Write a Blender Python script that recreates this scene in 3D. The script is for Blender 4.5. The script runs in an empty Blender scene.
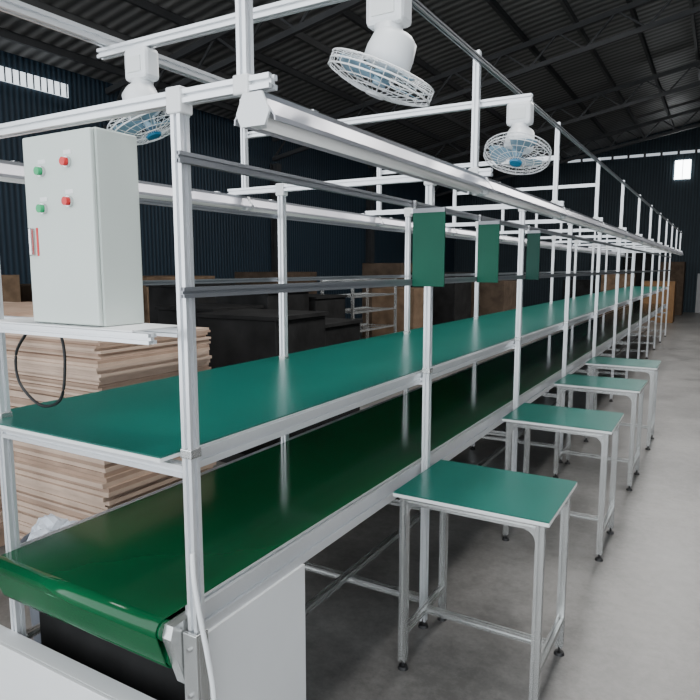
import bpy, bmesh, math, random
from mathutils import Vector, Matrix
random.seed(7)
D=bpy.data
COL=bpy.context.scene.collection
# ------------------------------------------------------------ materials
def mat(name,col,rough=.5,metal=0.0,noise=0.0,nscale=8,bump=0.0,bscale=40,spec=.5,emit=None,es=0):
    m=D.materials.new(name); m.use_nodes=True
    nt=m.node_tree; b=nt.nodes['Principled BSDF']
    b.inputs['Base Color'].default_value=(*col,1); b.inputs['Roughness'].default_value=rough
    b.inputs['Metallic'].default_value=metal; b.inputs['Specular IOR Level'].default_value=spec
    tc=nt.nodes.new('ShaderNodeTexCoord')
    if noise>0:
        n=nt.nodes.new('ShaderNodeTexNoise'); n.inputs['Scale'].default_value=nscale; n.inputs['Detail'].default_value=6
        nt.links.new(tc.outputs['Object'],n.inputs['Vector'])
        r=nt.nodes.new('ShaderNodeValToRGB'); r.color_ramp.elements[0].position=.3; r.color_ramp.elements[1].position=.7
        r.color_ramp.elements[0].color=(*[c*(1-noise) for c in col],1)
        r.color_ramp.elements[1].color=(*[min(1,c*(1+noise)) for c in col],1)
        nt.links.new(n.outputs['Fac'],r.inputs['Fac']); nt.links.new(r.outputs['Color'],b.inputs['Base Color'])
    if bump>0:
        n2=nt.nodes.new('ShaderNodeTexNoise'); n2.inputs['Scale'].default_value=bscale
        nt.links.new(tc.outputs['Object'],n2.inputs['Vector'])
        bp=nt.nodes.new('ShaderNodeBump'); bp.inputs['Strength'].default_value=bump; bp.inputs['Distance'].default_value=.01
        nt.links.new(n2.outputs['Fac'],bp.inputs['Height']); nt.links.new(bp.outputs['Normal'],b.inputs['Normal'])
    if emit:
        b.inputs['Emission Color'].default_value=(*emit,1); b.inputs['Emission Strength'].default_value=es
    return m
def corr(name,c1,c2,scale,axis,rough=.5,es=0):
    m=D.materials.new(name); m.use_nodes=True; nt=m.node_tree; b=nt.nodes['Principled BSDF']
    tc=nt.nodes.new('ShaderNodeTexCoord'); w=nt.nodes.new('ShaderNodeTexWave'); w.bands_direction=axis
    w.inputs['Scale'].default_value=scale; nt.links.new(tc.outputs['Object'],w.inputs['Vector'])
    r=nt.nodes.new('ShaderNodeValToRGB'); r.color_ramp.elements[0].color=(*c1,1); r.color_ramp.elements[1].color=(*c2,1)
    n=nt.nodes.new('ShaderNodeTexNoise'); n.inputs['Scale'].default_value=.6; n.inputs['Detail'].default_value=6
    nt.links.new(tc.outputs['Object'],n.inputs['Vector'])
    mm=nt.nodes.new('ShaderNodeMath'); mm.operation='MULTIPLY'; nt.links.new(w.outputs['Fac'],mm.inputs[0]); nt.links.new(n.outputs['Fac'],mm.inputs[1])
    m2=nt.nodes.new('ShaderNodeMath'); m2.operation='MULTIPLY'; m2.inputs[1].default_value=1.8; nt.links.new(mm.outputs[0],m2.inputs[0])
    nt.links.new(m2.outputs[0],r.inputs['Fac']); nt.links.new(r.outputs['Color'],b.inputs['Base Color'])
    bp=nt.nodes.new('ShaderNodeBump'); bp.inputs['Strength'].default_value=.4; bp.inputs['Distance'].default_value=.03
    nt.links.new(w.outputs['Fac'],bp.inputs['Height']); nt.links.new(bp.outputs['Normal'],b.inputs['Normal'])
    b.inputs['Roughness'].default_value=rough; b.inputs['Specular IOR Level'].default_value=.25
    return m
M_alu=mat('aluminium_white',(.75,.77,.79),.28,.5,.05,3)
M_alu2=mat('aluminium_bare',(.61,.62,.61),.26,.8,.06,4)
M_slot=mat('rail_grey',(.28,.29,.31),.35,.6)
M_green=mat('teal_mat',(.003,.112,.088),.28,0,.08,3,.04,160,spec=.55)
M_belt=mat('green_belt',(.001,.088,.030),.13,0,.10,2,spec=.38)
M_edge=mat('shelf_edge',(.72,.74,.73),.45)
M_white=mat('white_paint',(.76,.77,.77),.45,0,.03,4)
M_box=mat('cabinet_paint',(.56,.62,.58),.45,0,.03,3)
M_plastic=mat('white_plastic',(.76,.78,.79),.35)
M_blue=mat('blue_badge',(.02,.22,.40),.3)
M_blade=mat('blade_blue',(.22,.36,.46),.25)
M_black=mat('black_rubber',(.012,.012,.013),.5)
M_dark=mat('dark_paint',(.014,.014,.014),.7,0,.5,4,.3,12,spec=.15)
M_red=mat('red_button',(.6,.01,.01),.3)
M_gbut=mat('green_button',(.0,.35,.12),.3)
M_chrome=mat('chrome',(.6,.6,.6),.25,1)
M_card=mat('fibreboard',(.34,.24,.18),.85,0,.2,5,.2,30,spec=.1)
M_card2=mat('fibreboard_pale',(.49,.37,.29),.85,0,.15,5,.2,30,spec=.1)
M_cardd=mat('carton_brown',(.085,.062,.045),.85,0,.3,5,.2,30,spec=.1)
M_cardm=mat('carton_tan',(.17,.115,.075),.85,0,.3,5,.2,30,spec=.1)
M_steel=mat('roof_steel',(.040,.041,.043),.6,.1,.2,2)
M_steel2=mat('roof_steel_pale',(.085,.085,.085),.55,.1,.2,2)
M_tube=mat('tube_glass',(.85,.85,.83),.15,0,emit=(1,1,1),es=.1)
M_refl=mat('reflector',(.46,.46,.50),.28,.55)
M_win=mat('daylight_pane',(.4,.45,.5),.4,0,emit=(.85,.93,1),es=1.6)
M_wins=mat('daylight_pane_dim',(.4,.45,.5),.4,0,emit=(.85,.93,1),es=.7)
M_winb=mat('daylight_pane_bright',(.8,.85,.9),.4,0,emit=(.95,.98,1),es=12)
M_orange=mat('orange_crate',(.20,.105,.04),.7,0,.2,5)
M_door=mat('door_paint',(.38,.39,.40),.6)
M_bin=mat('bin_grey',(.10,.11,.13),.5)
M_bag=mat('plastic_bag',(.50,.54,.60),.3,0,.15,20,.5,30)
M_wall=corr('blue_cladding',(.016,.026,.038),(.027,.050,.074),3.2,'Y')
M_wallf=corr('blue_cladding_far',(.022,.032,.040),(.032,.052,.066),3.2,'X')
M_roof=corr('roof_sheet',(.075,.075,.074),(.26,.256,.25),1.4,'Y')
M_floor=D.materials.new('concrete'); M_floor.use_nodes=True
nt=M_floor.node_tree; b=nt.nodes['Principled BSDF']; tc=nt.nodes.new('ShaderNodeTexCoord')
n1=nt.nodes.new('ShaderNodeTexNoise'); n1.inputs['Scale'].default_value=1.3; n1.inputs['Detail'].default_value=14; n1.inputs['Roughness'].default_value=.75
n2=nt.nodes.new('ShaderNodeTexNoise'); n2.inputs['Scale'].default_value=25; n2.inputs['Detail'].default_value=10; n2.inputs['Roughness'].default_value=.8
mx=nt.nodes.new('ShaderNodeMath'); mx.operation='MULTIPLY_ADD'; mx.inputs[1].default_value=.5
nt.links.new(tc.outputs['Object'],n1.inputs['Vector']); nt.links.new(tc.outputs['Object'],n2.inputs['Vector'])
nt.links.new(n2.outputs['Fac'],mx.inputs[0]); nt.links.new(n1.outputs['Fac'],mx.inputs[2])
r=nt.nodes.new('ShaderNodeValToRGB'); r.color_ramp.elements[0].position=.62; r.color_ramp.elements[1].position=.88
r.color_ramp.elements[0].color=(.095,.092,.087,1); r.color_ramp.elements[1].color=(.205,.199,.190,1)
nt.links.new(mx.outputs[0],r.inputs['Fac']); nt.links.new(r.outputs['Color'],b.inputs['Base Color'])
rr=nt.nodes.new('ShaderNodeMapRange'); rr.inputs['To Min'].default_value=.22; rr.inputs['To Max'].default_value=.55
nt.links.new(n1.outputs['Fac'],rr.inputs['Value']); nt.links.new(rr.outputs['Result'],b.inputs['Roughness'])

# ------------------------------------------------------------ helpers
def link(o): COL.objects.link(o)
def empty(name,loc,label,cat,**kw):
    e=D.objects.new(name,None); e.empty_display_size=.1; e.location=loc; link(e)
    e['label']=label; e['category']=cat
    for k,v in kw.items(): e[k]=v
    return e
def wloc(o):
    if o.parent is None: return o.location.copy()
    return wloc(o.parent)+o.matrix_parent_inverse.translation+o.location
def finish(name,bm,m,parent=None,bevel=0,smooth=False,label=None,cat=None,kind=None,group=None):
    bmesh.ops.recalc_face_normals(bm,faces=bm.faces[:])
    if bevel>0:
        bmesh.ops.bevel(bm,geom=bm.edges[:],offset=bevel,segments=2,affect='EDGES',profile=.5)
    co=[v.co.copy() for v in bm.verts]
    c=Vector([(min(v[i] for v in co)+max(v[i] for v in co))/2 for i in range(3)])
    if not parent: c.z=min(v.z for v in co)
    for v in bm.verts: v.co-=c
    me=D.meshes.new(name); bm.to_mesh(me); bm.free()
    for mm in (m if isinstance(m,(list,tuple)) else [m]): me.materials.append(mm)
    if smooth:
        for p in me.polygons: p.use_smooth=True
    o=D.objects.new(name,me); o.location=c; link(o)
    if parent:
        o.parent=parent
        o.matrix_parent_inverse=Matrix.Translation(-wloc(parent))
    if label:o['label']=label
    if cat:o['category']=cat
    if kind:o['kind']=kind
    if group:o['group']=group
    return o
def addbox(bm,x0,x1,y0,y1,z0,z1,mi=0,rot=0,M=None):
    c=Vector(((x0+x1)/2,(y0+y1)/2,(z0+z1)/2))
    T=Matrix.Translation(c)@Matrix.Rotation(rot,4,'Z')@Matrix.Diagonal((abs(x1-x0),abs(y1-y0),abs(z1-z0),1))
    if M: T=M@T
    r=bmesh.ops.create_cube(bm,size=1,matrix=T)
    for v in r['verts']:
        for f in v.link_faces: f.material_index=mi
def box(name,x0,x1,y0,y1,z0,z1,m,parent=None,bevel=0,rot=0,**kw):
    bm=bmesh.new(); addbox(bm,x0,x1,y0,y1,z0,z1,rot=rot); return finish(name,bm,m,parent,bevel,**kw)
def addprof(bm,p0,p1,w,h=None,slots=True,pts=None):
    p0=Vector(p0);p1=Vector(p1);h=h or w
    d=(p1-p0).normalized()
    up=Vector((0,0,1)) if abs(d.z)<.9 else Vector((0,1,0))
    a=d.cross(up).normalized(); b_=a.cross(d).normalized()
    if pts is None:
        if slots:
            pts=[]
            s=.15; dp=.30
            quad=[(-.5,-.5),(-s,-.5),(-s,-.5+dp),(s,-.5+dp),(s,-.5)]
            for k in range(4):
                c,si=[(1,0),(0,1),(-1,0),(0,-1)][k]
                for (x,y) in quad: pts.append((x*c-y*si,x*si+y*c))
        else: pts=[(-.5,-.5),(.5,-.5),(.5,.5),(-.5,.5)]
    n=len(pts)
    v0=[bm.verts.new(p0+a*(x*w)+b_*(y*h)) for x,y in pts]; v1=[bm.verts.new(p1+a*(x*w)+b_*(y*h)) for x,y in pts]
    for i in range(n): bm.faces.new((v0[i],v0[(i+1)%n],v1[(i+1)%n],v1[i]))
    bm.faces.new(v0[::-1]); bm.faces.new(v1)
def prof(name,p0,p1,w,m,parent=None,h=None,slots=True,**kw):
    bm=bmesh.new(); addprof(bm,p0,p1,w,h,slots); return finish(name,bm,m,parent,**kw)
def addcyl(bm,p0,p1,r0,r1=None,seg=20,cap=True):
    p0=Vector(p0);p1=Vector(p1); r1=r0 if r1 is None else r1
    d=p1-p0; q=Vector((0,0,1)).rotation_difference(d)
    T=Matrix.Translation((p0+p1)/2)@q.to_matrix().to_4x4()
    bmesh.ops.create_cone(bm,cap_ends=cap,segments=seg,radius1=r0,radius2=r1,depth=d.length,matrix=T)
def cyl(name,p0,p1,r,m,parent=None,r1=None,seg=20,**kw):
    bm=bmesh.new(); addcyl(bm,p0,p1,r,r1,seg); return finish(name,bm,m,parent,**kw)
def addtube(bm,pts,r,seg=6,closed=False):
    pts=[Vector(p) for p in pts]; n=len(pts); rings=[]
    for i,p in enumerate(pts):
        if closed: t=(pts[(i+1)%n]-pts[i-1]).normalized()
        else: t=(pts[min(i+1,n-1)]-pts[max(i-1,0)]).normalized()
        up=Vector((0,0,1)) if abs(t.z)<.95 else Vector((1,0,0))
        a=t.cross(up).normalized(); b_=a.cross(t)
        rings.append([bm.verts.new(p+a*(r*math.cos(2*math.pi*k/seg))+b_*(r*math.sin(2*math.pi*k/seg))) for k in range(seg)])
    for i in range(n if closed else n-1):
        A=rings[i];B=rings[(i+1)%n]
        for k in range(seg): bm.faces.new((A[k],A[(k+1)%seg],B[(k+1)%seg],B[k]))
def spline(cps,n=12):
    P=[Vector(c) for c in cps]; P=[P[0]]+P+[P[-1]]; out=[]
    for i in range(1,len(P)-2):
        for k in range(n):
            t=k/n; a,b_,c,d=P[i-1],P[i],P[i+1],P[i+2]
            out.append(.5*((2*b_)+(c-a)*t+(2*a-5*b_+4*c-d)*t*t+(3*b_-a-3*c+d)*t**3))
    out.append(P[-2]); return out
def copy_thing(src,loc,rotz=0,scale=1):
    def rec(o,par):
        c=o.copy(); COL.objects.link(c)
        if par: c.parent=par; c.matrix_parent_inverse=o.matrix_parent_inverse.copy()
        for ch in o.children: rec(ch,c)
        return c
    d=rec(src,None); d.location=loc; d.rotation_euler=(0,0,rotz); d.scale=(scale,)*3
    return d

# ------------------------------------------------------------ setting
box('floor',-10.4,5.2,-4,26.5,-.1,0,M_floor,kind='structure')
box('wall_left',-10.2,-10,-4,26.3,0,5.0,M_wall,kind='structure')
box('wall_right_blocker',5,5.2,-1.0,26.3,0,7.6,M_wall,kind='structure')  # unseen wall added to block side light, so daylight comes from behind the camera
box('wall_back',-10.2,5,26,26.2,0,7.2,M_wallf,kind='structure')
bm=bmesh.new()
def rz(x): return 4.95+(x+10.2)*.19
vs=[(-10.6,-4,rz(-10.6)),(5.2,-4,rz(5.2)),(5.2,26.4,rz(5.2)),(-10.6,26.4,rz(-10.6))]
a=[bm.verts.new(v) for v in vs]; c=[bm.verts.new((v[0],v[1],v[2]+.08)) for v in vs]
bm.faces.new(a); bm.faces.new(c)
for i in range(4): bm.faces.new((a[i],a[(i+1)%4],c[(i+1)%4],c[i]))
finish('ceiling',bm,M_roof,kind='structure')
for i,x in enumerate([-9.4+.95*k for k in range(15)]):
    prof('roof_purlin',(x,-3.9,rz(x)-.07),(x,25.95,rz(x)-.07),.06,M_steel2 if i%2 else M_steel,h=.12,slots=False,label='grey steel purlin running under the roof sheets',cat='roof beam',group='roof purlins')
def truss(y):
    bm=bmesh.new(); x0,x1=-9.95,4.9
    top=lambda x: rz(x)-.20
    bot=lambda x: rz(x)-.68
    addprof(bm,(x0,y,top(x0)),(x1,y,top(x1)),.08,.10,False)
    addprof(bm,(x0,y,bot(x0)),(x1,y,bot(x1)),.08,.09,False)
    n=14
    for k in range(n):
        xa=x0+(x1-x0)*k/n; xb=x0+(x1-x0)*(k+1)/n; xm=(xa+xb)/2
        addprof(bm,(xa,y,bot(xa)),(xm,y,top(xm)),.035,.035,False); addprof(bm,(xm,y,top(xm)),(xb,y,bot(xb)),.035,.035,False)
    return finish('roof_truss',bm,M_steel,label='dark grey steel lattice truss under the roof',cat='roof truss',group='roof trusses')
for y in [3.2,8.2,13.2,18.2,23.2]: truss(y)
for y in [3.2,8.2,13.2,18.2,23.2]:
    bm=bmesh.new()
    addbox(bm,-9.98,-9.96,y-.1,y+.1,0,4.2); addbox(bm,-9.8,-9.78,y-.1,y+.1,0,4.2); addbox(bm,-9.96,-9.8,y-.01,y+.01,0,4.2)
    finish('steel_column',bm,M_steel,label='dark steel I-section column beside the blue wall',cat='column',group='wall columns')
for k in range(2):
    y0=4.2+k*1.7
    bm=bmesh.new(); addbox(bm,-9.99,-9.97,y0,y0+1.5,4.52,4.74,0)
    for j in range(13): addbox(bm,-9.97,-9.955,y0+j*.122-.009,y0+j*.122+.009,4.52,4.74,1)
    finish('window_%d'%(k+1),bm,[M_win,M_steel],kind='structure')
bm=bmesh.new(); addbox(bm,-1.7,-1.2,25.96,25.98,4.75,5.4); addbox(bm,-1.46,-1.44,25.94,25.96,4.75,5.4,1)
finish('window_4',bm,[M_winb,M_steel],kind='structure')
bm=bmesh.new(); addbox(bm,-5.5,.5,25.96,25.98,5.63,5.72)
for j in range(11): addbox(bm,-5.5+j*.55,-5.42+j*.55,25.94,25.96,5.58,5.78,1)
finish('window_5',bm,[M_wins,M_steel],kind='structure')
bm=bmesh.new(); addbox(bm,-.75,.6,25.93,25.98,0.0,1.4); addbox(bm,-.1,-.04,25.91,25.93,0,1.4,1)
finish('door_1',bm,[M_door,M_steel],kind='structure')

# ------------------------------------------------------------ workbench line
B=1.4; Y0=1.064; NB=12; Y1=Y0+B*(NB-1)
XF,XR=-1.058,-1.812; PW=.029
wb=empty('assembly_line_bench',(-1.43,Y0,0),'long aluminium-framed assembly line with green conveyor belt and shelf','assembly line')
for n in range(NB):
    y=Y0+B*n
    for X in (XF,XR):
        prof('post',(X,y,0.03),(X,y,1.955),PW,M_alu,wb)
        bm=bmesh.new(); addcyl(bm,(X,y,0),(X,y,.012),.024,.020,14); addcyl(bm,(X,y,.012),(X,y,.04),.007,None,8)
        finish('levelling_foot',bm,M_black,wb)
        box('joint_bracket',X-.022,X+.022,y-.020,y+.020,1.935,1.992,M_white,wb,bevel=.004)
        box('shelf_clamp',X-.018,X+.018,y-.018,y+.018,1.155,1.178,M_alu2,wb,bevel=.003)
    box('joint_bracket',-.890,-.850,y-.019,y+.019,1.95,1.990,M_white,wb,bevel=.004)
    prof('crossbar',(-2.13,y,1.97),(-.80 if n<2 else -.82,y,1.97),.029,M_alu,wb)
    prof('fan_post',(-.87,y,1.985),(-.87,y,2.43),.025,M_alu,wb)
    prof('fan_post',(-2.03,y,1.985),(-2.03,y,2.40),.025,M_alu,wb)
    if n==0:
        prof('fan_bar',(-1.66,1.35,2.237),(-.64,1.35,2.237),.026,M_alu,wb)
        prof('fan_bar_arm',(-.8475,1.35,2.25),(-.8475,1.35,2.375),.018,M_alu,wb)
    elif n==1: prof('fan_bar',(-2.05,y+.026,2.237),(-.66,y+.026,2.237),.026,M_alu,wb)
    elif n<4: prof('fan_bar',(-2.05,y+.026,2.237),(-.86,y+.026,2.237),.024,M_alu,wb)
    prof('shelf_bearer',(XR+.015,y,1.12),(XF-.015,y,1.12),.03,M_alu,wb)
    prof('foot_bar',(XR+.015,y,.13),(XF-.015,y,.13),.03,M_alu2,wb)
    if n: prof('belt_bearer',(XR+.015,y,.56),(XF-.015,y,.56),.03,M_alu2,wb)
prof('top_rail',(-.8475,1.0,2.385),(-.8475,Y1+.1,2.385),.018,M_slot,wb)
prof('top_rail',(-1.62,.75,2.266),(-1.62,Y0+B*3+.1,2.266),.030,M_alu,wb)
box('shelf_board',-1.90,-1.103,1.01,Y1+.15,1.149,1.158,M_edge,wb)
box('shelf_mat',-1.898,-1.104,1.012,Y1+.148,1.158,1.162,M_green,wb)
prof('shelf_rail',(-1.089,1.082,1.136),(-1.089,Y1+.15,1.136),.024,M_alu,wb,h=.046)
prof('shelf_rail',(-1.845,1.05,1.125),(-1.845,Y1+.15,1.125),.024,M_alu,wb,h=.042)
for z in (1.84,1.545):
    prof('mounting_rail',(-1.035,1.03,z),(-1.035,Y1+.1,z),.014,M_slot,wb,h=.024)
    prof('mounting_rail',(-1.835,1.45,z),(-1.835,Y1+.1,z),.014,M_slot,wb,h=.018)
def arc(cy,cz,r,a0,a1,n): return [(cy+r*math.cos(a0+(a1-a0)*k/n),cz+r*math.sin(a0+(a1-a0)*k/n)) for k in range(n+1)]
# belt: nose roller, straight strand leaning back to a lower roller (all tangents match)
rn=.030; ae=math.pi*1.10; rl=.034; LEN=.085
yn,zn=.985+rn,.755-rn
py,pz=yn+rn*math.cos(ae),zn+rn*math.sin(ae)
qy,qz=py-math.sin(ae)*LEN,pz+math.cos(ae)*LEN
ly_,lz_=qy-rl*math.cos(ae),qz-rl*math.sin(ae)
P=[(Y1+.2,.755)]+arc(yn,zn,rn,math.pi/2,ae,14)+arc(ly_,lz_,rl,ae,math.pi*1.66,10)+[(1.36,.672),(1.40,.680),(Y1+.2,.680)]
XB0,XB1=-1.117,-1.792
bm=bmesh.new()
va=[bm.verts.new((XB0,y,z)) for y,z in P]; vb=[bm.verts.new((XB1,y,z)) for y,z in P]
for i in range(len(P)):
    j=(i+1)%len(P); bm.faces.new((va[i],va[j],vb[j],vb[i]))
o=finish('belt',bm,M_belt,wb)
me=o.data
for p in me.polygons:
    vs_=[me.vertices[i].co for i in p.vertices]
    ext_=max(max(v.y for v in vs_)-min(v.y for v in vs_), max(v.z for v in vs_)-min(v.z for v in vs_))
    p.use_smooth = ext_<.02
ss=o.modifiers.new('s','SOLIDIFY'); ss.thickness=.003; ss.offset=-1
cyl('nose_roller',(XB1,yn,zn),(-1.112,yn,zn),rn-.005,M_belt,wb,seg=24)
cyl('lower_roller',(XB1,ly_,lz_),(-1.112,ly_,lz_),rl-.005,M_belt,wb,seg=24)
prof('side_rail',(-1.098,1.082,.715),(-1.098,Y1+.15,.715),.030,M_alu,wb,h=.082)
bm=bmesh.new()
pts=[(1.010,.745),(1.0,.715),(1.030,.62),(1.045,.575),(1.10,.575),(1.10,.745)]
A=[bm.verts.new((-1.111,y,z)) for y,z in pts]; Bv=[bm.verts.new((-1.081,y,z)) for y,z in pts]
bm.faces.new(A); bm.faces.new(Bv)
for i in range(len(pts)): bm.faces.new((A[i],A[(i+1)%len(pts)],Bv[(i+1)%len(pts)],Bv[i]))
finish('roller_plate',bm,M_alu2,wb)
prof('side_rail',(-1.838,1.085,.700),(-1.838,Y1+.15,.700),.022,M_alu,wb,h=.08)
prof('lower_rail',(-1.43,1.22,.165),(-1.43,Y1+.1,.165),.03,M_alu2,wb)
prof('lower_rail',(-1.838,1.10,.44),(-1.838,Y1+.1,.44),.022,M_alu2,wb)
box('bed_plate',-1.785,-1.125,1.40,Y1,.705,.744,M_dark,wb)
box('under_tray',-1.785,-1.125,1.42,Y1,.650,.660,M_dark,wb)
box('dark_backing',-1.79,-1.09,1.12,1.135,.05,.56,M_dark,wb)  # dark sheet added to hide the floor, standing in for the shaded interior
box('side_panel',-1.085,-1.076,1.080,1.56,.06,.674,M_white,wb,bevel=.002)
box('end_panel',-1.90,-1.078,.985,.997,.05,.49,M_white,wb,bevel=.002)
box('end_panel_lip',-1.90,-1.078,.997,1.05,.478,.49,M_white,wb,bevel=.002)
bm=bmesh.new(); addbox(bm,-1.078,-1.034,1.036,1.046,.30,.72); addbox(bm,-1.040,-1.034,1.046,1.079,.30,.72)
finish('corner_bracket',bm,M_alu2,wb,bevel=.002)
for z in (.45,.56,.68): cyl('bracket_bolt',(-1.056,1.036,z),(-1.056,1.029,z),.006,M_chrome,wb,seg=6)
prof('box_support',(-1.90,.99,1.442),(-1.09,.99,1.442),.024,M_alu,wb)
prof('box_support',(-1.90,1.135,1.442),(-1.15,1.135,1.442),.024,M_alu,wb)
box('box_tray',-1.72,-1.15,.985,1.145,1.4545,1.458,M_white,wb)

# control cabinet
cb=empty('control_cabinet',(-1.41,1.07,1.459),'pale grey steel electrical cabinet with red and green push buttons','control box')
box('body',-1.537,-1.275,1.012,1.135,1.459,1.925,M_box,cb,bevel=.004)
box('door',-1.535,-1.277,.998,1.011,1.462,1.922,M_box,cb,bevel=.004)
for (x,z,m,l) in [(-1.460,1.835,M_gbut,'green'),(-1.360,1.850,M_red,'red'),(-1.460,1.745,M_gbut,'green'),(-1.360,1.758,M_red,'red')]:
    cyl('button_collar',(x,.998,z),(x,.990,z),.013,M_chrome,cb)
    cyl('push_button',(x,.991,z),(x,.981,z),.010,m,cb,label=l+' push button')
    box('button_plate',x-.014,x+.014,.9965,.998,z+.018,z+.028,M_white,cb)
box('lock_handle',-1.515,-1.505,.985,.998,1.63,1.70,M_chrome,cb,bevel=.003)
box('warning_sticker',-1.498,-1.491,.9965,.998,1.63,1.70,M_red,cb)

# ------------------------------------------------------------ work tables
def work_table(loc):
    e=empty('work_table',(0,0,0),'small square work table with green top and aluminium legs','table',group='work tables along the line')
    w,d,h=.592,.485,.742; hw,hd=w/2,d/2
    box('top_board',-hw,hw,-hd,hd,h-.018,h-.004,M_edge,e,bevel=.002)
    box('top_mat',-hw+.001,hw-.001,-hd+.001,hd-.001,h-.004,h,M_green,e)
    lx,ly=hw-.035,hd-.035
    for sx in (-1,1):
        for sy in (-1,1):
            prof('leg',(sx*lx,sy*ly,.035),(sx*lx,sy*ly,h-.018),.030,M_alu2,e)
            bm=bmesh.new(); addcyl(bm,(sx*lx,sy*ly,0),(sx*lx,sy*ly,.012),.022,.018,16); addcyl(bm,(sx*lx,sy*ly,.012),(sx*lx,sy*ly,.035),.006,None,8)
            finish('foot',bm,M_black,e)
    za=h-.034
    for sy in (-1,1): prof('apron_rail',(-lx+.016,sy*ly,za),(lx-.016,sy*ly,za),.028,M_alu2,e)
    for sx in (-1,1):
        prof('apron_rail',(sx*lx,-ly+.016,za),(sx*lx,ly-.016,za),.028,M_alu2,e)
        prof('stretcher',(sx*lx,-ly+.016,.155),(sx*lx,ly-.016,.155),.026,M_alu2,e)
    prof('stretcher',(-lx+.014,0,.155),(lx-.014,0,.155),.026,M_alu2,e)
    def guss(c,dx,z,s=.05):
        bm=bmesh.new()
        c=Vector(c); dx=Vector(dx); t=Vector((dx.y,-dx.x,0))*.011
        pts=[(0,0),(s,0)]+[(s-s*math.sin(a),z*(s-s*math.cos(a))) for a in [k*math.pi/12 for k in range(1,6)]]+[(0,z*s)]
        A=[bm.verts.new(c+dx*p+Vector((0,0,q))+t) for p,q in pts]; Bv=[bm.verts.new(c+dx*p+Vector((0,0,q))-t) for p,q in pts]
        bm.faces.new(A); bm.faces.new(Bv[::-1])
        for i in range(len(A)): bm.faces.new((A[i],A[(i+1)%len(A)],Bv[(i+1)%len(A)],Bv[i]))
        finish('corner_gusset',bm,M_alu2,e)
    for sx in (-1,1):
        for sy in (-1,1):
            guss((sx*(lx-.015),sy*ly,za-.014),(-sx,0,0),-1)
            guss((sx*lx,sy*(ly-.015),za-.014),(0,-sy,0),-1)
    return e
wt=work_table((0,0,0))
wt.location=(-.7465,2.355,0)
for (x,y,r) in [(-.745,3.76,.0),(-.738,5.05,-.012),(-.73,6.25,.01)]: copy_thing(wt,(x,y,0),r)

# ------------------------------------------------------------ light fixtures
def light_fixture():
    e=empty('tube_light',(0,0,0),'grey linear fluorescent batten light with reflector hung under the crossbars','light',group='tube lights over the line')
    L=1.385
    def ext(name,pts,m,y0=0,y1=L,bev=0):
        bm=bmesh.new(); A=[bm.verts.new((x,y0,z)) for x,z in pts]; Bv=[bm.verts.new((x,y1,z)) for x,z in pts]
        n=len(pts)
        for i in range(n): bm.faces.new((A[i],A[(i+1)%n],Bv[(i+1)%n],Bv[i]))
        bm.faces.new(A); bm.faces.new(Bv[::-1]); return finish(name,bm,m,e)
    ext('housing',[(-.022,0),(-.024,-.016),(.024,-.016),(.022,0)],M_slot)
    ext('reflector',[(-.025,-.012),(-.052,-.048),(-.053,-.058),(-.050,-.058),(-.049,-.049),(-.022,-.017),(.022,-.017),(.049,-.049),(.050,-.058),(.053,-.058),(.052,-.048),(.025,-.012)],M_refl)
    for (a_,b_) in ((-.006,0),(L,L+.006)):
        ext('end_cap',[(-.024,.0),(-.042,-.040),(-.030,-.066),(.030,-.066),(.042,-.040),(.024,.0)],M_plastic,a_,b_)
        ext('lamp_holder',[(-.012,-.022),(-.012,-.066),(.012,-.066),(.012,-.022)],M_plastic,a_ if a_>0 else b_,(a_-.025) if a_>0 else b_+.025)
    cyl('fluorescent_tube',(0,.02,-.053),(0,L-.02,-.053),.013,M_tube,e,seg=14,smooth=True)
    for y in (.2,L-.2): box('hanger_clip',-.018,.018,y-.01,y+.01,-.001,.005,M_chrome,e)
    return e
lf=light_fixture(); lf.location=(-.835,Y0-.018,1.949)
for n in range(1,NB-1): copy_thing(lf,(-.835,Y0-.018+B*n,1.949))
for n in range(0,NB-1): copy_thing(lf,(-2.07,Y0+.05+B*n,1.949))

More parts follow.
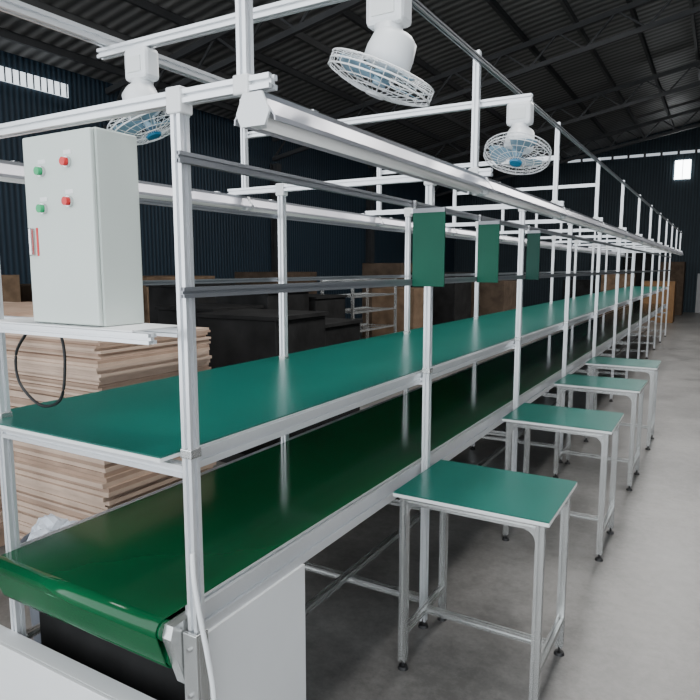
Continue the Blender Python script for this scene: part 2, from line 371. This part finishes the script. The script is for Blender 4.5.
# ------------------------------------------------------------ fans
def fan(axis,label,badge=None):
    e=empty('wall_fan',(0,0,0),label,'fan',group='fans above the line')
    bm=bmesh.new(); addbox(bm,-.047,.047,-.030,.030,-.085,0); finish('mounting_base',bm,M_plastic,e,bevel=.012)
    bm=bmesh.new(); addbox(bm,-.028,.028,-.033,-.029,-.065,-.025); finish('switch_panel',bm,M_edge,e)
    cyl('neck',(0,0,-.135),(0,0,-.080),.024,M_plastic,e,r1=.034,seg=20,smooth=True)
    q=Vector((1,0,0)).rotation_difference(Vector(axis).normalized())
    H=Matrix.Translation((0,0,-.150))@q.to_matrix().to_4x4()
    R=.124
    bm=bmesh.new()
    prfl=[(-.060,.012),(-.058,.034),(-.045,.050),(-.01,.056),(.015,.056),(.024,.044),(.026,.02)]
    rings=[[bm.verts.new((x,r*math.cos(2*math.pi*k/24),r*math.sin(2*math.pi*k/24))) for k in range(24)] for x,r in prfl]
    for i in range(len(rings)-1):
        for k in range(24): bm.faces.new((rings[i][k],rings[i][(k+1)%24],rings[i+1][(k+1)%24],rings[i+1][k]))
    bm.faces.new(rings[0]); bm.faces.new(rings[-1]); bm.transform(H)
    finish('motor_housing',bm,M_plastic,e,smooth=True)
    bm=bmesh.new(); S=.024
    def pr(t): return S+.058-.022*t**2.5
    def pb(t): return S-.004+.010*t
    for t in (.3,.55,.8):
        addtube(bm,[(pr(t),R*t*math.cos(a),R*t*math.sin(a)) for a in [2*math.pi*k/36 for k in range(36)]],.0010,4,True)
    for t in (.6,.8):
        addtube(bm,[(pb(t),R*t*math.cos(a),R*t*math.sin(a)) for a in [2*math.pi*k/36 for k in range(36)]],.0010,4,True)
    for x in (S+.036,S+.023,S+.008):
        addtube(bm,[(x,R*math.cos(a),R*math.sin(a)) for a in [2*math.pi*k/40 for k in range(40)]],.0020,5,True)
    for k in range(28):
        a=2*math.pi*k/28; ca,sa=math.cos(a),math.sin(a)
        pts=[(pr(t),R*t*ca,R*t*sa) for t in (.2,.4,.6,.8,.95)]+[(S+.032,R*ca,R*sa),(S+.008,R*ca,R*sa)]+[(pb(t),R*t*ca,R*t*sa) for t in (.9,.42)]
        addtube(bm,pts,.0009,4)
    bm.transform(H); finish('wire_guard',bm,M_plastic,e)
    bm=bmesh.new(); addcyl(bm,(S+.055,0,0),(S+.063,0,0),.026,.022,24); bm.transform(H)
    finish('centre_badge',bm,badge or M_blue,e,label='blue round centre badge' if badge is None else 'pale round centre badge')
    bm=bmesh.new(); addcyl(bm,(S+.0,0,0),(S+.038,0,0),.022,.016,20); bm.transform(H); finish('hub',bm,M_blade,e)
    for j in range(3):
        bm=bmesh.new(); g=[]
        for i in range(7):
            r=.02+(R*.86-.02)*i/6; row=[]
            wd=.30+.30*math.sin(i/6*math.pi*.8)
            for k in range(7):
                s=(k/6-.5)*2; ang=s*wd+2*math.pi*j/3+.15*i/6
                row.append(bm.verts.new((S+.020+.009*s,r*math.cos(ang),r*math.sin(ang))))
            g.append(row)
        for i in range(6):
            for k in range(6): bm.faces.new((g[i][k],g[i+1][k],g[i+1][k+1],g[i][k+1]))
        bm.transform(H); o=finish('blade',bm,M_blade,e,smooth=True)
        so=o.modifiers.new('s','SOLIDIFY'); so.thickness=.0015
    return e
rv=Vector((.863,.5045,0)); fw=Vector((-.5045,.863,0)); up=Vector((0,0,1))
f1=fan(-up*.92-rv*.36+fw*.12,'white wall fan with round wire guard pointing at the floor',M_plastic); f1.location=(-.687,1.35,2.223)
f2=fan(-up*.91-rv*.22-fw*.32,'white wall fan with blue centre badge, tilted down'); f2.location=(-.704,Y0+B+.026,2.223)
f3=fan(-up*.80+rv*.30-fw*.02,'white wall fan turned aside above the control cabinet'); f3.location=(-1.485,1.35,2.223); f3.scale=(.95,.95,1.05)

# ------------------------------------------------------------ green hanging boards
M_board=mat('board_green',(.003,.080,.048),.45,0,.08,5,spec=.25)
M_boardd=mat('board_green_dark',(.003,.042,.030),.45,0,.08,5,spec=.25)
for i,(y,xr) in enumerate(((2.233,-.896),(2.98,-.922),(3.87,-.948))):
    lab='green rectangular document board hanging outside the rails' if i<2 else 'dark green rectangular document board hanging outside the rails'
    e=empty('hanging_board',(-.96,y,1.53),lab,'board',group='green hanging boards')
    box('panel',-1.026,xr,y-.004,y+.004,1.530,1.810,M_board if i<2 else M_boardd,e,bevel=.001)
    box('hanger_strip',-1.026,xr,y-.006,y+.006,1.806,1.822,M_slot,e)
    for xx in (-1.024,): box('clip',xx,xx+.010,y-.007,y+.007,1.822,1.852,M_chrome,e)

# ------------------------------------------------------------ cables
bm=bmesh.new(); addtube(bm,spline([(-1.040,1.040,.93),(-1.028,1.03,.87),(-1.012,1.03,.78),(-.996,1.035,.68),(-.984,1.04,.56),(-.982,1.04,.30),(-.985,1.05,.10),(-.97,1.10,.010),(-.85,1.25,.008)]),.0065,8)
finish('power_cable',bm,M_plastic,smooth=True,label='white power cable running down beside the front post',cat='cable')
bm=bmesh.new(); addtube(bm,spline([(-1.79,1.165,1.435),(-1.84,1.17,1.40),(-1.90,1.17,1.33),(-1.89,1.17,1.24),(-1.79,1.17,1.18),(-1.69,1.17,1.21),(-1.66,1.17,1.32),(-1.67,1.17,1.40),(-1.70,1.165,1.435)]),.0048,6)
finish('hanging_cable',bm,M_black,smooth=True,label='thin black cable looped below the control cabinet',cat='cable')

# bin with crumpled bags beside the line
e=empty('waste_bin',(-2.16,1.45,0),'dark grey open bin filled with crumpled plastic bags','bin')
bm=bmesh.new(); n=24
for (r0,r1,z0,z1) in ((.10,.13,0,.56),):
    va=[bm.verts.new((-2.16+r0*math.cos(2*math.pi*k/n),1.45+r0*math.sin(2*math.pi*k/n),z0)) for k in range(n)]
    vb=[bm.verts.new((-2.16+r1*math.cos(2*math.pi*k/n),1.45+r1*math.sin(2*math.pi*k/n),z1)) for k in range(n)]
    for k in range(n): bm.faces.new((va[k],va[(k+1)%n],vb[(k+1)%n],vb[k]))
    bm.faces.new(va)
o=finish('bin_body',bm,M_bin,e,smooth=True); so=o.modifiers.new('s','SOLIDIFY'); so.thickness=.004
bm=bmesh.new(); addtube(bm,[(-2.16+.132*math.cos(2*math.pi*k/n),1.45+.132*math.sin(2*math.pi*k/n),.56) for k in range(n)],.006,6,True); finish('rim',bm,M_bin,e,smooth=True)
for (dx,dy,r) in ((-.04,.0,.075),(.05,.03,.06),(.0,-.06,.055)):
    bm=bmesh.new(); bmesh.ops.create_icosphere(bm,subdivisions=3,radius=r,matrix=Matrix.Translation((-2.16+dx,1.45+dy,.565)))
    for v in bm.verts:
        c=Vector((-2.16+dx,1.45+dy,.565)); d=(v.co-c); v.co=c+d*(1+random.uniform(-.14,.14))
    finish('plastic_bag',bm,M_bag,e)

# ------------------------------------------------------------ stacks of boards
def bundle(x0,x1,y0,y1,z,th,n,label):
    bm=bmesh.new(); t=th/n
    for k in range(n):
        dx=random.uniform(-.014,.014); dy=random.uniform(-.014,.014)
        addbox(bm,x0+dx,x1+dx,y0+dy,y1+dy,z+k*t,z+k*t+t*.96,random.choice([0,1,1]))
    finish('board_bundle',bm,[M_card,M_card2],label=label,cat='boards',group='stacked boards')
for (x0,x1,y0,y1,zt) in [(-3.3,-2.48,1.95,2.70,1.24),(-4.5,-3.48,1.95,2.9,1.38),(-5.8,-4.70,2.0,3.2,1.3)]:
    bm=bmesh.new()
    for k in range(3): addbox(bm,x0+.02+k*(x1-x0-.14)/2,x0+.12+k*(x1-x0-.14)/2,y0,y1,0,.09)
    for k in range(7): addbox(bm,x0,x1,y0+k*(y1-y0-.09)/6,y0+.09+k*(y1-y0-.09)/6,.09,.11)
    finish('wooden_pallet',bm,M_card,label='wooden pallet under stacked boards',cat='pallet')
    z=.112
    while z<zt-.04:
        th=random.uniform(.09,.15); sh=random.uniform(-.035,.035); s2=random.uniform(-.035,.035)
        bundle(x0+sh,x1+sh-.02,y0+s2,y1+s2,z,th,random.randint(5,8),'bundle of tan fibreboard sheets stacked on a pallet'); z+=th+.001

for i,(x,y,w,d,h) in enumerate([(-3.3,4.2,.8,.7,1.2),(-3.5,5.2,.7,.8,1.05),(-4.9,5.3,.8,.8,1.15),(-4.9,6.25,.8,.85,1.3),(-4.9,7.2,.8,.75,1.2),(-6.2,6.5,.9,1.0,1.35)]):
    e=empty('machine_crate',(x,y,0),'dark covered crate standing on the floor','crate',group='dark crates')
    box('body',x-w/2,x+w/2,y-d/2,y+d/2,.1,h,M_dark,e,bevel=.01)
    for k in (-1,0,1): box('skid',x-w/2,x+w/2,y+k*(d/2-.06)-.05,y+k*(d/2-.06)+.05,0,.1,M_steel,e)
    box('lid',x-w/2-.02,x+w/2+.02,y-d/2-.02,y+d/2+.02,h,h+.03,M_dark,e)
def rack(xc,y0,y1,h,zs):
    e=empty('metal_rack',(xc,(y0+y1)/2,0),'open pale metal storage rack','rack')
    for X in (xc-.28,xc+.28):
        for Y in (y0,y1): prof('upright',(X,Y,0),(X,Y,h),.04,M_alu2,e,slots=False)
    for z in zs:
        bm=bmesh.new(); addprof(bm,(xc+.28,y0,z),(xc+.28,y1,z),.03,slots=False); addprof(bm,(xc-.28,y0,z),(xc-.28,y1,z),.03,slots=False)
        for k in range(5): addprof(bm,(xc-.28,y0+.1+k*(y1-y0-.2)/4,z),(xc+.28,y0+.1+k*(y1-y0-.2)/4,z),.02,slots=False)
        finish('shelf',bm,M_alu2,e)
rack(-5.2,8.5,10.0,1.42,(.25,.6,.9,1.15,1.40))
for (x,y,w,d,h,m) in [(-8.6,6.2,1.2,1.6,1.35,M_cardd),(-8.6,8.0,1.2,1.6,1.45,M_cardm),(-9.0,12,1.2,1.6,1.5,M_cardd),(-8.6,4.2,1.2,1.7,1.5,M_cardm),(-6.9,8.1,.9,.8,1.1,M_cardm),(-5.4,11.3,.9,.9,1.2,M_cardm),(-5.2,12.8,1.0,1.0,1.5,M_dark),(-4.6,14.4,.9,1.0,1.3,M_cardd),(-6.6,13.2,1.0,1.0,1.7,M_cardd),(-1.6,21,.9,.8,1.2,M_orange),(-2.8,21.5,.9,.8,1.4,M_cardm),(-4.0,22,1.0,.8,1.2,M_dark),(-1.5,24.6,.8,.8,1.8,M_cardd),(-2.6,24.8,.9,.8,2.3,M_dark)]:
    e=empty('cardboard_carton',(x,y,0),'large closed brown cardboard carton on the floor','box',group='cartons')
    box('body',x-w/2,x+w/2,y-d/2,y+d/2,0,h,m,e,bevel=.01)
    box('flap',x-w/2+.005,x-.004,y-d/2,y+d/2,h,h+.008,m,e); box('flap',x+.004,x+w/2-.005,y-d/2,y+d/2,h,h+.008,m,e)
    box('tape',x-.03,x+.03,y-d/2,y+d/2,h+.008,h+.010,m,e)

# ------------------------------------------------------------ light
w=D.worlds.new('w'); bpy.context.scene.world=w; w.use_nodes=True
bg=w.node_tree.nodes['Background']; bg.inputs[0].default_value=(.90,.95,1,1); bg.inputs[1].default_value=3.6
def area(name,loc,rot,sx,sy,p,c=(1,1,1)):
    l=D.lights.new(name,'AREA'); l.shape='RECTANGLE'; l.size=sx; l.size_y=sy; l.energy=p; l.color=c
    o=D.objects.new(name,l); o.location=loc; o.rotation_euler=rot; link(o)
area('added_top_fill_near',(-.5,4.0,5.9),(0,math.radians(2),0),1.2,8,470,(1,.98,.96))  # added overhead lamp, no roof opening; top light leaves the belt in shelf shadow
area('added_top_fill_far',(-.5,14,5.9),(0,math.radians(2),0),1.2,9,560,(1,.98,.96))  # second added overhead lamp for the far bays, no roof opening behind it
# ------------------------------------------------------------ camera
cam=D.cameras.new('camera'); cam.lens=632/700*36; cam.sensor_width=36; cam.clip_start=.05
co=D.objects.new('camera',cam); co.location=(0,0,1.6); co.rotation_euler=(math.radians(90-7.4),0,math.radians(30.3)); link(co)
bpy.context.scene.camera=co
